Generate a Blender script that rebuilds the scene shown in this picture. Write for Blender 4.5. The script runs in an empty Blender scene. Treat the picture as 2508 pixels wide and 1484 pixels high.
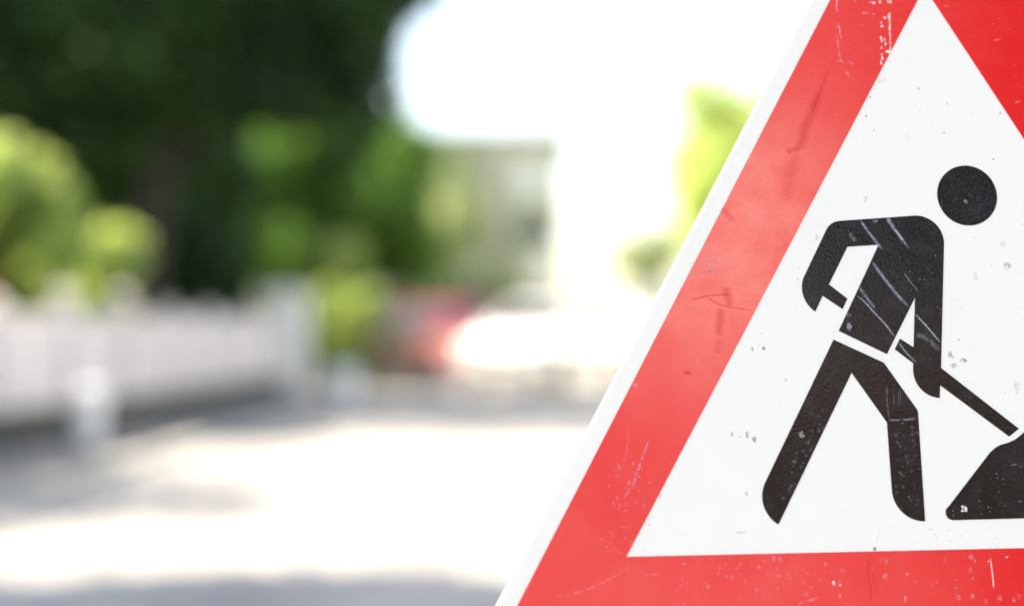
import bpy, bmesh, math, random
import numpy as np
from mathutils import Vector, Matrix
from mathutils.geometry import tessellate_polygon
R = math.radians
PI = math.pi
scene = bpy.context.scene

# ---------------------------------------------------------------- camera
CAM = Vector((0, 0, 1.03))
PITCH = R(0.954)
cam_d = bpy.data.cameras.new('camera')
cam = bpy.data.objects.new('camera', cam_d)
scene.collection.objects.link(cam)
cam.location = CAM
cam.rotation_euler = (R(90) + PITCH, 0, 0)
cam_d.sensor_width = 36
cam_d.lens = 50
cam_d.clip_start = 0.05
cam_d.clip_end = 3000
cam_d.dof.use_dof = True
cam_d.dof.focus_distance = 1.20
cam_d.dof.aperture_fstop = 1.23
scene.camera = cam

# ---------------------------------------------------------------- light
SUN_TO = Vector((-0.84, 0.14, 0.79)).normalized()
world = bpy.data.worlds.new("World")
scene.world = world
world.use_nodes = True
wn = world.node_tree.nodes
sky = wn.new('ShaderNodeTexSky')
sky.sky_type = 'NISHITA'
sky.sun_disc = False
sky.sun_elevation = math.asin(SUN_TO.z)
sky.sun_rotation = math.atan2(SUN_TO.x, SUN_TO.y)
sky.dust_density = 1.6
sky.air_density = 1.0
sky.ozone_density = 1.0
bg = wn['Background']
bg.inputs['Strength'].default_value = 0.13
world.node_tree.links.new(sky.outputs[0], bg.inputs[0])
sun_d = bpy.data.lights.new('sun', 'SUN')
sun_d.energy = 5.0
sun_d.angle = R(0.5)
sun_d.color = (1.0, 0.95, 0.87)
sun = bpy.data.objects.new('sun', sun_d)
scene.collection.objects.link(sun)
sun.rotation_euler = SUN_TO.to_track_quat('Z', 'Y').to_euler()
scene.view_settings.view_transform = 'Standard'
scene.view_settings.look = 'None'
scene.view_settings.gamma = 1
scene.view_settings.exposure = 2.02
scene.view_settings.use_white_balance = True          # camera set for open shade
scene.view_settings.white_balance_temperature = 7950
scene.view_settings.white_balance_tint = 10
scene.cycles.use_denoising = True
scene.cycles.max_bounces = 8
scene.cycles.diffuse_bounces = 4
scene.cycles.transmission_bounces = 4

# ---------------------------------------------------------------- helpers
COL = scene.collection
def at(px, py, Y):
    """point at depth Y seen at photo position (px, py) on a 2508 px wide copy"""
    return Vector(((px - 1254) / 3483 * Y, Y, CAM.z + (800 - py) / 3483 * Y))

def tag(o, label=None, cat=None, group=None, kind=None):
    if label: o['label'] = label
    if cat: o['category'] = cat
    if group: o['group'] = group
    if kind: o['kind'] = kind
    return o

def empty(name, loc=(0, 0, 0), rz=0, label=None, cat=None, group=None):
    o = bpy.data.objects.new(name, None)
    COL.objects.link(o)
    o.empty_display_size = 0.2
    o.location = loc
    o.rotation_euler = (0, 0, rz)
    return tag(o, label, cat, group)

def link(name, me, mats, parent=None, smooth=False):
    o = bpy.data.objects.new(name, me)
    COL.objects.link(o)
    for m in (mats if isinstance(mats, (list, tuple)) else [mats]):
        me.materials.append(m)
    if parent: o.parent = parent
    if smooth:
        me.polygons.foreach_set('use_smooth', [True] * len(me.polygons))
    return o

class MB:
    """collects primitives into one mesh"""
    def __init__(s): s.v = []; s.f = []; s.m = []; s.mi = 0
    def add(s, vs, fs):
        b = len(s.v); s.v += [tuple(x) for x in vs]; s.f += [tuple(b + i for i in f) for f in fs]
        s.m += [s.mi] * len(fs); return s
    def box(s, x0, y0, z0, x1, y1, z1, bev=0.0):
        if bev <= 0:
            v = [(x0,y0,z0),(x1,y0,z0),(x1,y1,z0),(x0,y1,z0),(x0,y0,z1),(x1,y0,z1),(x1,y1,z1),(x0,y1,z1)]
            return s.add(v, [(3,2,1,0),(4,5,6,7),(0,1,5,4),(1,2,6,5),(2,3,7,6),(3,0,4,7)])
        bm = bmesh.new()
        bmesh.ops.create_cube(bm, size=1)
        bmesh.ops.scale(bm, vec=(x1-x0, y1-y0, z1-z0), verts=bm.verts)
        bmesh.ops.translate(bm, vec=((x0+x1)/2, (y0+y1)/2, (z0+z1)/2), verts=bm.verts)
        bmesh.ops.bevel(bm, geom=bm.edges[:], offset=bev, segments=2, affect='EDGES', profile=0.5)
        return s.bm(bm)
    def bm(s, bm):
        bm.verts.index_update()
        s.add([v.co[:] for v in bm.verts], [[v.index for v in f.verts] for f in bm.faces]); bm.free(); return s
    def tube(s, pts, radii, n=10, cap=True):
        pts = [Vector(p) for p in pts]
        if not isinstance(radii, (list, tuple)): radii = [radii] * len(pts)
        vs, fs = [], []
        up = Vector((0.13, 0.31, 0.94)).normalized()
        for i, p in enumerate(pts):
            d = (pts[min(i+1, len(pts)-1)] - pts[max(i-1, 0)]).normalized()
            a = d.cross(up)
            if a.length < 0.05: a = d.cross(Vector((1, 0, 0)))
            a.normalize(); b = d.cross(a)
            for k in range(n):
                t = 2 * PI * k / n
                vs.append(p + (a * math.cos(t) + b * math.sin(t)) * radii[i])
        for i in range(len(pts) - 1):
            for k in range(n):
                k2 = (k + 1) % n
                fs.append((i*n+k, i*n+k2, (i+1)*n+k2, (i+1)*n+k))
        if cap:
            fs.append(tuple(range(n))[::-1]); fs.append(tuple((len(pts)-1)*n+k for k in range(n)))
        return s.add(vs, fs)
    def lathe(s, prof, cx=0, cy=0, n=24):
        vs = [(cx + r*math.cos(2*PI*k/n), cy + r*math.sin(2*PI*k/n), z) for r, z in prof for k in range(n)]
        fs = []
        for i in range(len(prof)-1):
            for k in range(n):
                k2 = (k+1) % n
                fs.append((i*n+k, i*n+k2, (i+1)*n+k2, (i+1)*n+k))
        fs.append(tuple(range(n))[::-1]); fs.append(tuple((len(prof)-1)*n+k for k in range(n)))
        return s.add(vs, fs)
    def build(s, name, mats, parent=None, smooth=False):
        me = bpy.data.meshes.new(name)
        me.from_pydata(s.v, [], s.f)
        o = link(name, me, mats, parent, smooth)
        me.polygons.foreach_set('material_index', s.m)
        me.validate(); me.update()
        return o

# ---------------------------------------------------------------- materials
def mat(name, col, rough=0.7, spec=0.5, metal=0.0):
    m = bpy.data.materials.new(name); m.use_nodes = True
    b = m.node_tree.nodes['Principled BSDF']
    b.inputs['Base Color'].default_value = (*col, 1)
    b.inputs['Roughness'].default_value = rough
    b.inputs['Specular IOR Level'].default_value = spec
    b.inputs['Metallic'].default_value = metal
    return m

def nd(m, typ, **kw):
    n = m.node_tree.nodes.new(typ)
    for k, v in kw.items(): setattr(n, k, v)
    return n
def lk(m, a, b): m.node_tree.links.new(a, b)

def coords(m, scale=(1, 1, 1)):
    tc = nd(m, 'ShaderNodeTexCoord'); mp = nd(m, 'ShaderNodeMapping')
    mp.inputs['Scale'].default_value = scale
    lk(m, tc.outputs['Object'], mp.inputs['Vector'])
    return mp.outputs[0]

def noise_col(m, cols, scale, detail=6, vec=None, lo=0.35, hi=0.65, bump=0.0, bscale=None, rough=0.55):
    """base colour ramps through cols along a noise; optional bump"""
    b = m.node_tree.nodes['Principled BSDF']
    v = vec or coords(m)
    n = nd(m, 'ShaderNodeTexNoise'); n.inputs['Scale'].default_value = scale; n.inputs['Detail'].default_value = detail
    n.inputs['Roughness'].default_value = rough
    lk(m, v, n.inputs['Vector'])
    r = nd(m, 'ShaderNodeValToRGB')
    e = r.color_ramp.elements
    e[0].position = lo; e[0].color = (*cols[0], 1)
    e[1].position = hi; e[1].color = (*cols[-1], 1)
    for i, c in enumerate(cols[1:-1]):
        x = e.new(lo + (hi - lo) * (i + 1) / (len(cols) - 1)); x.color = (*c, 1)
    lk(m, n.outputs['Fac'], r.inputs['Fac'])
    lk(m, r.outputs['Color'], b.inputs['Base Color'])
    if bump:
        n2 = nd(m, 'ShaderNodeTexNoise'); n2.inputs['Scale'].default_value = bscale or scale * 6; n2.inputs['Detail'].default_value = 4
        lk(m, v, n2.inputs['Vector'])
        bp = nd(m, 'ShaderNodeBump'); bp.inputs['Strength'].default_value = bump; bp.inputs['Distance'].default_value = 0.02
        lk(m, n2.outputs['Fac'], bp.inputs['Height']); lk(m, bp.outputs[0], b.inputs['Normal'])
    return r

def leaf_mat(name, c0, c1, trans=0.45, tcol=None):       # seasonal leaf, thin enough to glow against the sun
    m = bpy.data.materials.new(name); m.use_nodes = True
    nt = m.node_tree; b = nt.nodes['Principled BSDF']; out = nt.nodes['Material Output']
    g = nd(m, 'ShaderNodeNewGeometry')
    r = nd(m, 'ShaderNodeValToRGB')
    r.color_ramp.elements[0].color = (*c0, 1); r.color_ramp.elements[1].color = (*c1, 1)
    n = nd(m, 'ShaderNodeTexNoise'); n.inputs['Scale'].default_value = 0.8; n.inputs['Detail'].default_value = 2
    lk(m, coords(m), n.inputs['Vector'])
    ad = nd(m, 'ShaderNodeMath', operation='MULTIPLY_ADD'); ad.inputs[1].default_value = 0.45
    n2 = nd(m, 'ShaderNodeMapRange'); n2.inputs['From Min'].default_value = 0.44; n2.inputs['From Max'].default_value = 0.62; n2.inputs['To Max'].default_value = 0.55
    lk(m, n.outputs['Fac'], n2.inputs['Value'])
    lk(m, g.outputs['Random Per Island'], ad.inputs[0]); lk(m, n2.outputs[0], ad.inputs[2])
    lk(m, ad.outputs[0], r.inputs['Fac'])
    lk(m, r.outputs['Color'], b.inputs['Base Color'])
    b.inputs['Roughness'].default_value = 0.55
    b.inputs['Specular IOR Level'].default_value = 0.3
    t = nd(m, 'ShaderNodeBsdfTranslucent')
    mx = nd(m, 'ShaderNodeMixRGB'); mx.blend_type = 'MULTIPLY'; mx.inputs[0].default_value = 1
    lk(m, r.outputs['Color'], mx.inputs[1]); mx.inputs[2].default_value = (*(tcol or (1.6, 1.5, 0.6)), 1)
    lk(m, mx.outputs[0], t.inputs['Color'])
    ms = nd(m, 'ShaderNodeMixShader'); ms.inputs[0].default_value = trans
    lk(m, b.outputs[0], ms.inputs[1]); lk(m, t.outputs[0], ms.inputs[2]); lk(m, ms.outputs[0], out.inputs['Surface'])
    return m

M = {}
M['asphalt'] = mat('asphalt', (0.2, 0.2, 0.2), 0.85, 0.25)
noise_col(M['asphalt'], [(0.22, 0.22, 0.225), (0.285, 0.283, 0.28), (0.33, 0.325, 0.315)], 1.3, 9, bump=0.5, bscale=90)
M['paving'] = mat('paving', (0.3, 0.29, 0.27), 0.85, 0.25)
_bt = nd(M['paving'], 'ShaderNodeTexBrick')
_bt.inputs['Scale'].default_value = 1.0
_bt.inputs['Brick Width'].default_value = 0.2; _bt.inputs['Row Height'].default_value = 0.1; _bt.inputs['Mortar Size'].default_value = 0.004
_bt.inputs['Color1'].default_value = (0.30, 0.27, 0.245, 1); _bt.inputs['Color2'].default_value = (0.25, 0.235, 0.22, 1); _bt.inputs['Mortar'].default_value = (0.12, 0.115, 0.1, 1)
lk(M['paving'], coords(M['paving']), _bt.inputs['Vector'])
lk(M['paving'], _bt.outputs['Color'], M['paving'].node_tree.nodes['Principled BSDF'].inputs['Base Color'])
M['kerb'] = mat('kerb_stone', (0.36, 0.36, 0.35), 0.8); noise_col(M['kerb'], [(0.28, 0.28, 0.27), (0.4, 0.4, 0.38)], 5, bump=0.3)
M['lawn'] = mat('lawn', (0.06, 0.1, 0.03), 0.9); noise_col(M['lawn'], [(0.035, 0.07, 0.02), (0.07, 0.12, 0.03), (0.1, 0.13, 0.05)], 4, bump=0.7)
M['earth'] = mat('earth', (0.2, 0.19, 0.16), 0.9); noise_col(M['earth'], [(0.07, 0.10, 0.04), (0.13, 0.15, 0.07)], 0.2, bump=0.4)
M['bark'] = mat('bark', (0.06, 0.045, 0.035), 0.9); noise_col(M['bark'], [(0.012, 0.009, 0.007), (0.034, 0.026, 0.02)], 6, vec=coords(M['bark'], (3, 3, 0.5)), bump=0.9)
M['white_wood'] = mat('white_painted_wood', (0.74, 0.71, 0.70), 0.55); noise_col(M['white_wood'], [(0.62, 0.555, 0.55), (0.72, 0.66, 0.655)], 3, vec=coords(M['white_wood'], (4, 4, 0.6)), bump=0.1)
M['stone'] = mat('plinth_stone', (0.2, 0.19, 0.16), 0.9); noise_col(M['stone'], [(0.035, 0.036, 0.028), (0.06, 0.06, 0.045), (0.1, 0.095, 0.075)], 5, bump=0.8)
M['render_white'] = mat('white_render', (0.78, 0.77, 0.75), 0.85, 0.2); noise_col(M['render_white'], [(0.72, 0.71, 0.68), (0.8, 0.79, 0.77)], 1.5, bump=0.25, bscale=60)
M['render_beige'] = mat('beige_render', (0.5, 0.46, 0.36), 0.9, 0.2); noise_col(M['render_beige'], [(0.44, 0.43, 0.34), (0.53, 0.51, 0.42)], 0.8, bump=0.25, bscale=60)
M['brick'] = mat('added_house_brick', (0.3, 0.12, 0.08), 0.9)
_bk = nd(M['brick'], 'ShaderNodeTexBrick'); _bk.inputs['Scale'].default_value = 1.0
_bk.inputs['Brick Width'].default_value = 0.24; _bk.inputs['Row Height'].default_value = 0.075; _bk.inputs['Mortar Size'].default_value = 0.008
_bk.inputs['Color1'].default_value = (0.15, 0.05, 0.036, 1); _bk.inputs['Color2'].default_value = (0.10, 0.04, 0.028, 1); _bk.inputs['Mortar'].default_value = (0.16, 0.14, 0.12, 1)
_tcb = nd(M['brick'], 'ShaderNodeTexCoord'); _mpb = nd(M['brick'], 'ShaderNodeMapping'); _mpb.inputs['Rotation'].default_value = (R(90), 0, 0)
lk(M['brick'], _tcb.outputs['Object'], _mpb.inputs['Vector']); lk(M['brick'], _mpb.outputs[0], _bk.inputs['Vector'])
lk(M['brick'], _bk.outputs['Color'], M['brick'].node_tree.nodes['Principled BSDF'].inputs['Base Color'])
M['tiles'] = mat('added_house_roof_tiles', (0.2, 0.09, 0.06), 0.8); noise_col(M['tiles'], [(0.14, 0.07, 0.05), (0.26, 0.12, 0.08)], 6, bump=0.5)
M['pale_tiles'] = mat('pale_roof_tiles', (0.4, 0.38, 0.34), 0.8); noise_col(M['pale_tiles'], [(0.36, 0.34, 0.3), (0.46, 0.43, 0.38)], 4, bump=0.5)
M['glass'] = mat('window_glass', (0.03, 0.04, 0.045), 0.06, 0.6)
M['blind'] = mat('window_blind', (0.82, 0.82, 0.80), 0.6)
M['white_plastic'] = mat('white_plastic', (0.82, 0.82, 0.81), 0.4)
M['concrete_white'] = mat('white_painted_concrete', (0.8, 0.8, 0.82), 0.6); noise_col(M['concrete_white'], [(0.70, 0.70, 0.71), (0.80, 0.80, 0.82)], 6, bump=0.2)
M['brown_wood'] = mat('brown_wood', (0.2, 0.12, 0.08), 0.7); noise_col(M['brown_wood'], [(0.17, 0.11, 0.08), (0.3, 0.21, 0.16)], 3, vec=coords(M['brown_wood'], (5, 5, 0.6)), bump=0.3)
M['car_white'] = mat('white_car_paint', (0.8, 0.8, 0.79), 0.25, 0.6); M['car_white'].node_tree.nodes['Principled BSDF'].inputs['Coat Weight'].default_value = 0.6
M['car_red'] = mat('red_car_paint', (0.55, 0.03, 0.05), 0.25, 0.6); M['car_red'].node_tree.nodes['Principled BSDF'].inputs['Coat Weight'].default_value = 0.6
M['rubber'] = mat('black_rubber', (0.025, 0.025, 0.025), 0.8)
M['alloy'] = mat('alloy_metal', (0.6, 0.6, 0.62), 0.35, 0.5, 0.9)
M['lamp'] = mat('lamp_lens', (0.75, 0.77, 0.8), 0.1, 0.8)
M['red_lens'] = mat('red_lens', (0.5, 0.01, 0.01), 0.15, 0.8)
M['trim'] = mat('dark_trim', (0.03, 0.03, 0.035), 0.5)
M['red_metal'] = mat('red_painted_metal', (0.6, 0.03, 0.03), 0.4)
M['galv'] = mat('galvanised_steel', (0.5, 0.51, 0.52), 0.4, 0.5, 0.85)
M['petal_white'] = mat('pale_stone', (0.6, 0.58, 0.55), 0.8)

# ---------------------------------------------------------------- ground
def sheet(name, x0, y0, x1, y1, z, m, n=1):
    mb = MB().add([(x0,y0,z),(x1,y0,z),(x1,y1,z),(x0,y1,z)], [(0,1,2,3)])
    return tag(mb.build(name, m), kind='structure')
def kerb_x(Y): return -2.72 + (Y - 11.6) * 0.055          # left kerb line, follows the fence
def strip(name, fl, fr, y0, y1, z, m, n=40, thick=0):
    mb = MB()
    ys = [y0 + (y1 - y0) * i / n for i in range(n + 1)]
    vs = [(fl(y), y, z) for y in ys] + [(fr(y), y, z) for y in ys]
    fs = [(i, n + 1 + i, n + 2 + i, i + 1) for i in range(n)]
    if thick:
        b = len(vs); vs += [(x, y, z - thick) for x, y, z in vs]
        fs += [(n+1+i, b+n+1+i, b+n+2+i, n+2+i) for i in range(n)] + [(b+i, i, i+1, b+i+1) for i in range(n)]
        fs += [(0, b, b+n+1, n+1), (n, 2*n+1, b+2*n+1, b+n)]
    mb.add(vs, fs)
    return tag(mb.build(name, m), kind='structure')
sheet('ground', -900, -900, 900, 900, -0.02, M['earth'])
def fence_x(Y): return -4.18 + (Y - 11.6) * 0.098
strip('road', lambda y: kerb_x(y) + 0.0, lambda y: 3.4, -40, 120, 0.0, M['asphalt'])
strip('kerb', lambda y: kerb_x(y) - 0.14, lambda y: kerb_x(y), -40, 62, 0.055, M['kerb'], thick=0.075)
strip('pavement', lambda y: fence_x(y) - 0.1, lambda y: kerb_x(y) - 0.14, -40, 27, 0.045, M['paving'])
strip('lawn', lambda y: -40, lambda y: fence_x(y) - 0.1, 4, 70, 0.01, M['lawn'])
strip('kerb', lambda y: 3.4, lambda y: 3.54, -40, 120, 0.055, M['kerb'], thick=0.075)
strip('pavement', lambda y: 3.54, lambda y: 5.0, -40, 120, 0.045, M['paving'])

# ================================================================= ROAD WORKS SIGN
Fpx = 50 / 36 * 3500
cp, sp = math.cos(PITCH), math.sin(PITCH)
def cam2world(v): return Vector((v[0], v[1]*cp - v[2]*sp, v[1]*sp + v[2]*cp))
def ray(x, y): return Vector(((x - 1750) / Fpx, 1.0, -(y - 1035.5) / Fpx))
SIGN_N = cam2world(Vector((0.0755, -0.9839, 0.1617))).normalized()     # leans back on its stand
SIGN_P = CAM + cam2world(ray(2140.7, 1902)) * (0.92008 * 1.25)          # lower left corner of the white field
SU = Vector((0, 0, 1)).cross(SIGN_N).normalized()                        # along the plate, to the right
SV = SIGN_N.cross(SU).normalized()                                       # up the plate
def uv(x, y):
    d = cam2world(ray(x, y)); t = (SIGN_P - CAM).dot(SIGN_N) / d.dot(SIGN_N)
    q = CAM + d * t - SIGN_P
    return (q.dot(SU), q.dot(SV))
SBASE = Vector(SIGN_P + SU * 0.28 - SV * 0.3 - SIGN_N * 0.1); SBASE.z = 0.0
sign = empty('road_works_sign', SBASE, 0, 'red bordered triangular road works sign with black digging worker, scratched and leaning back in front', 'road sign')
SROT = Matrix((SU, SV, SIGN_N)).transposed()                             # local (u, v, w) -> world
def onplate(name, mb, mats, parent=None, smooth=False):
    o = mb.build(name, mats, None, smooth)
    mm = Matrix.Translation(SIGN_P) @ SROT.to_4x4()
    o.parent = parent or sign
    pm = Matrix.Translation(SBASE) if not parent else (Matrix.Translation(SIGN_P) @ SROT.to_4x4())
    o.matrix_basis = pm.inverted() @ mm
    return o

def prism(mb, loops, w0, w1):
    """filled outline (first loop, later loops are holes) from height w0 to w1"""
    allp = [p for l in loops for p in l]
    tri = tessellate_polygon([[Vector((p[0], p[1], 0)) for p in l] for l in loops])
    fs = []
    for t in tri:
        a, b, c = (allp[i] for i in t)
        if (b[0]-a[0])*(c[1]-a[1]) - (b[1]-a[1])*(c[0]-a[0]) < 0: t = (t[0], t[2], t[1])
        fs.append(tuple(t))
    n = len(allp)
    vs = [(p[0], p[1], w1) for p in allp] + [(p[0], p[1], w0) for p in allp]
    if w0 != w1:
        k = 0
        for l in loops:
            area = sum(l[i][0]*l[(i+1) % len(l)][1] - l[(i+1) % len(l)][0]*l[i][1] for i in range(len(l)))
            for i in range(len(l)):
                a, b = k + i, k + (i+1) % len(l)
                hole = l is not loops[0]
                fs.append((a+n, b+n, b, a) if (area > 0) != hole or (hole and area < 0) else (a, b, b+n, a+n))
            k += len(l)
    else:
        vs = vs[:n]
    return mb.add(vs, fs)

def rounded(poly, r, n=10):
    """poly corners rounded with radius r (or per-corner list)"""
    out = []; m = len(poly)
    rs = r if isinstance(r, (list, tuple)) else [r] * m
    for i in range(m):
        p = Vector(poly[i]); a = (Vector(poly[i-1]) - p); b = (Vector(poly[(i+1) % m]) - p)
        if rs[i] <= 0: out.append(tuple(p)); continue
        al = a.angle(b); d = rs[i] / math.tan(al / 2)
        a.normalize(); b.normalize()
        c = p + (a + b).normalized() * (rs[i] / math.sin(al / 2))
        s, e = p + a * d - c, p + b * d - c
        sg = s.angle_signed(e)
        for k in range(n + 1):
            t = -sg * k / n
            out.append((c.x + s.x*math.cos(t) - s.y*math.sin(t), c.y + s.x*math.sin(t) + s.y*math.cos(t)))
    return out

# triangle lines (photo pixels of the 3500 px original)
def line_isect(l1, l2):
    (a, b), (c, d) = l1, l2
    a, b, c, d = Vector(a), Vector(b), Vector(c), Vector(d)
    x = (b - a); y = (d - c); t = (c - a).cross(y) / x.cross(y)
    return a + x * t
L_in = (uv(3137.7, 0), uv(2140.7, 1902)); R_in = (uv(3186.2, 0), uv(3500, 477)); B_in = (uv(2140.7, 1902), uv(3500, 1872.3))
T_in = [line_isect(L_in, B_in), line_isect(B_in, R_in), line_isect(L_in, R_in)]
L_red = (uv(2837.9, 0), uv(1766.9, 2071)); 
def offset_line(p, q, d):
    p, q = Vector(p), Vector(q); n = Vector(((q-p).y, -(q-p).x)).normalized(); return (p + n*d, q + n*d)
cen = (T_in[0] + T_in[1] + T_in[2]) / 3
def ldist(pt, l):
    a, b = Vector(l[0]), Vector(l[1]); n = Vector(((b-a).y, -(b-a).x)).normalized(); return abs((Vector(pt) - a).dot(n))
w_red = ldist(uv(2313.9, 1000), L_in)
w_out = 0.0135
def tri_offset(d):
    ls = [offset_line(T_in[0], T_in[1], d), offset_line(T_in[1], T_in[2], d + 0.018), offset_line(T_in[2], T_in[0], d)]
    return [line_isect(ls[2], ls[0]), line_isect(ls[0], ls[1]), line_isect(ls[1], ls[2])]
T_red = tri_offset(w_red); T_red[0] = line_isect(L_red, (T_red[0], T_red[1])); T_red[2] = line_isect(L_red, (T_red[1], T_red[2]))
T_out = tri_offset(w_red + w_out)
L_out = offset_line(L_red[1], L_red[0], -0.0135)
T_out[0] = line_isect(L_out, (T_out[0], T_out[1])); T_out[2] = line_isect(L_out, (T_out[1], T_out[2]))
print('SIGN', T_in, w_red, SIGN_N, SIGN_P, (T_in[0]-T_in[1]).length, (T_in[1]-T_in[2]).length, (T_in[2]-T_in[0]).length)

# --- sign materials
def sign_mat(name, base, rough, grain=0.0, gscale=700, dirt=None, dirt_amt=0.0, film_or_glare=None, spec=0.42, stretch=(1, 1, 1), glare=False):
    m = mat(name, base, rough, spec); b = m.node_tree.nodes['Principled BSDF']
    v = coords(m); cur = None
    rgb = nd(m, 'ShaderNodeRGB'); rgb.outputs[0].default_value = (*base, 1); cur = rgb.outputs[0]
    def mixin(col, fac, cur):
        mx = nd(m, 'ShaderNodeMixRGB'); lk(m, fac, mx.inputs[0]); lk(m, cur, mx.inputs[1]); mx.inputs[2].default_value = (*col, 1); return mx.outputs[0]
    def mask(scale, lo, hi, amt, detail=5, vec=v, rough=0.6):
        n = nd(m, 'ShaderNodeTexNoise'); n.inputs['Scale'].default_value = scale; n.inputs['Detail'].default_value = detail; n.inputs['Roughness'].default_value = rough
        lk(m, vec, n.inputs['Vector'])
        r = nd(m, 'ShaderNodeMapRange'); r.inputs['From Min'].default_value = lo; r.inputs['From Max'].default_value = hi
        r.inputs['To Max'].default_value = amt; lk(m, n.outputs['Fac'], r.inputs['Value']); return r.outputs[0]
    if film_or_glare:
        fk = mask(film_or_glare[1], -0.2, 0.66, film_or_glare[2])
        if glare:      # lens glare painted into the red, paler towards the left
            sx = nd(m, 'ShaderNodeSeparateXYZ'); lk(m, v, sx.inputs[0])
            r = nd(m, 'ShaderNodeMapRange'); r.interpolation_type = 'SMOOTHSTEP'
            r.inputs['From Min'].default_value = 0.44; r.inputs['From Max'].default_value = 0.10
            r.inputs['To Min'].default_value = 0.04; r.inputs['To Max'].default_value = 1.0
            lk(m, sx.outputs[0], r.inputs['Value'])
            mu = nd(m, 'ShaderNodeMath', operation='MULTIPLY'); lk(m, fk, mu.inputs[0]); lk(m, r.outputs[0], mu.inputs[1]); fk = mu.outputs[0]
        cur = mixin(film_or_glare[0], fk, cur)
        if glare:      # painted glare at its strongest, half way up the left arm
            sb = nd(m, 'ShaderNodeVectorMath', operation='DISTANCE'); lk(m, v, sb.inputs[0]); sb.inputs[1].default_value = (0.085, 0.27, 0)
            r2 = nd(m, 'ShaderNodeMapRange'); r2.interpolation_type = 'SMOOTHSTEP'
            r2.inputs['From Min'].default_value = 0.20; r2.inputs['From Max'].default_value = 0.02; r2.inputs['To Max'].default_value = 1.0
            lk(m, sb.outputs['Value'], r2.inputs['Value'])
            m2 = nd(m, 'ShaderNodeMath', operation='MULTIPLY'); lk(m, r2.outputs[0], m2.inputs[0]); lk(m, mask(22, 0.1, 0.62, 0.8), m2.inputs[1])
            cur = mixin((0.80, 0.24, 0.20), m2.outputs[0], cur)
    if dirt:
        cur = mixin(dirt, mask(60, 0.5, 0.85, dirt_amt), cur)
        cur = mixin(dirt, mask(300, 0.66, 0.8, dirt_amt * 1.5, 2), cur)
    lk(m, cur, b.inputs['Base Color'])
    lk(m, mask(25, 0.3, 0.7, 1.0), b.inputs['Roughness'])
    mr = b.inputs['Roughness'].links[0].from_node
    mr.inputs['To Min'].default_value = rough * 0.85; mr.inputs['To Max'].default_value = rough * 1.25
    if grain:
        mp = coords(m, stretch)
        n = nd(m, 'ShaderNodeTexNoise'); n.inputs['Scale'].default_value = gscale; n.inputs['Detail'].default_value = 1.5
        lk(m, mp, n.inputs['Vector'])
        bp = nd(m, 'ShaderNodeBump'); bp.inputs['Strength'].default_value = grain; bp.inputs['Distance'].default_value = 0.0012
        lk(m, n.outputs['Fac'], bp.inputs['Height']); lk(m, bp.outputs[0], b.inputs['Normal'])
    return m
M['s_white'] = sign_mat('sign_white', (0.74, 0.74, 0.735), 0.45, 0.05, 500, (0.62, 0.61, 0.56), 0.12, ((0.66, 0.66, 0.645), 4, 0.5))
M['s_red'] = sign_mat('sign_red', (0.64, 0.004, 0.006), 0.24, 0.08, 420, (0.75, 0.2, 0.24), 0.06, ((0.74, 0.085, 0.08), 6, 0.9), 0.28, glare=True)
M['s_black'] = sign_mat('sign_black', (0.008, 0.0075, 0.0075), 0.17, 0.15, 600, (0.16, 0.17, 0.21), 0.10, None, 0.8, (1.0, 0.62, 1.0))
def scuff_mat(name, col, dens, scale, rough=0.6):
    m = mat(name, col, rough, 0.3)
    b = m.node_tree.nodes['Principled BSDF']
    v = coords(m)
    n = nd(m, 'ShaderNodeTexNoise'); n.inputs['Scale'].default_value = scale; n.inputs['Detail'].default_value = 4
    lk(m, v, n.inputs['Vector'])
    r = nd(m, 'ShaderNodeMapRange'); r.inputs['From Min'].default_value = 0.62 - dens * 0.4; r.inputs['From Max'].default_value = 0.72 - dens * 0.25
    lk(m, n.outputs['Fac'], r.inputs['Value'])
    at_ = nd(m, 'ShaderNodeAttribute'); at_.attribute_name = 'wear'
    mu = nd(m, 'ShaderNodeMath', operation='MULTIPLY'); lk(m, r.outputs[0], mu.inputs[0]); lk(m, at_.outputs['Fac'], mu.inputs[1])
    lk(m, mu.outputs[0], b.inputs['Alpha'])
    return m
M['scuff_pink'] = scuff_mat('pale_pink_scuff', (0.80, 0.34, 0.44), 0.6, 260)
M['scuff_white'] = scuff_mat('white_scuff', (0.8, 0.72, 0.74), 0.95, 300)
M['scuff_blue'] = scuff_mat('bluish_scratch', (0.32, 0.35, 0.43), 0.85, 500)
M['scuff_red'] = scuff_mat('dark_red_smear', (0.70, 0.035, 0.045), 1.5, 60)
M['scuff_dirt'] = scuff_mat('brown_dirt', (0.26, 0.23, 0.15), 0.6, 400)
M['scuff_grey'] = scuff_mat('grey_dust', (0.22, 0.22, 0.26), 0.75, 400)

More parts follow.
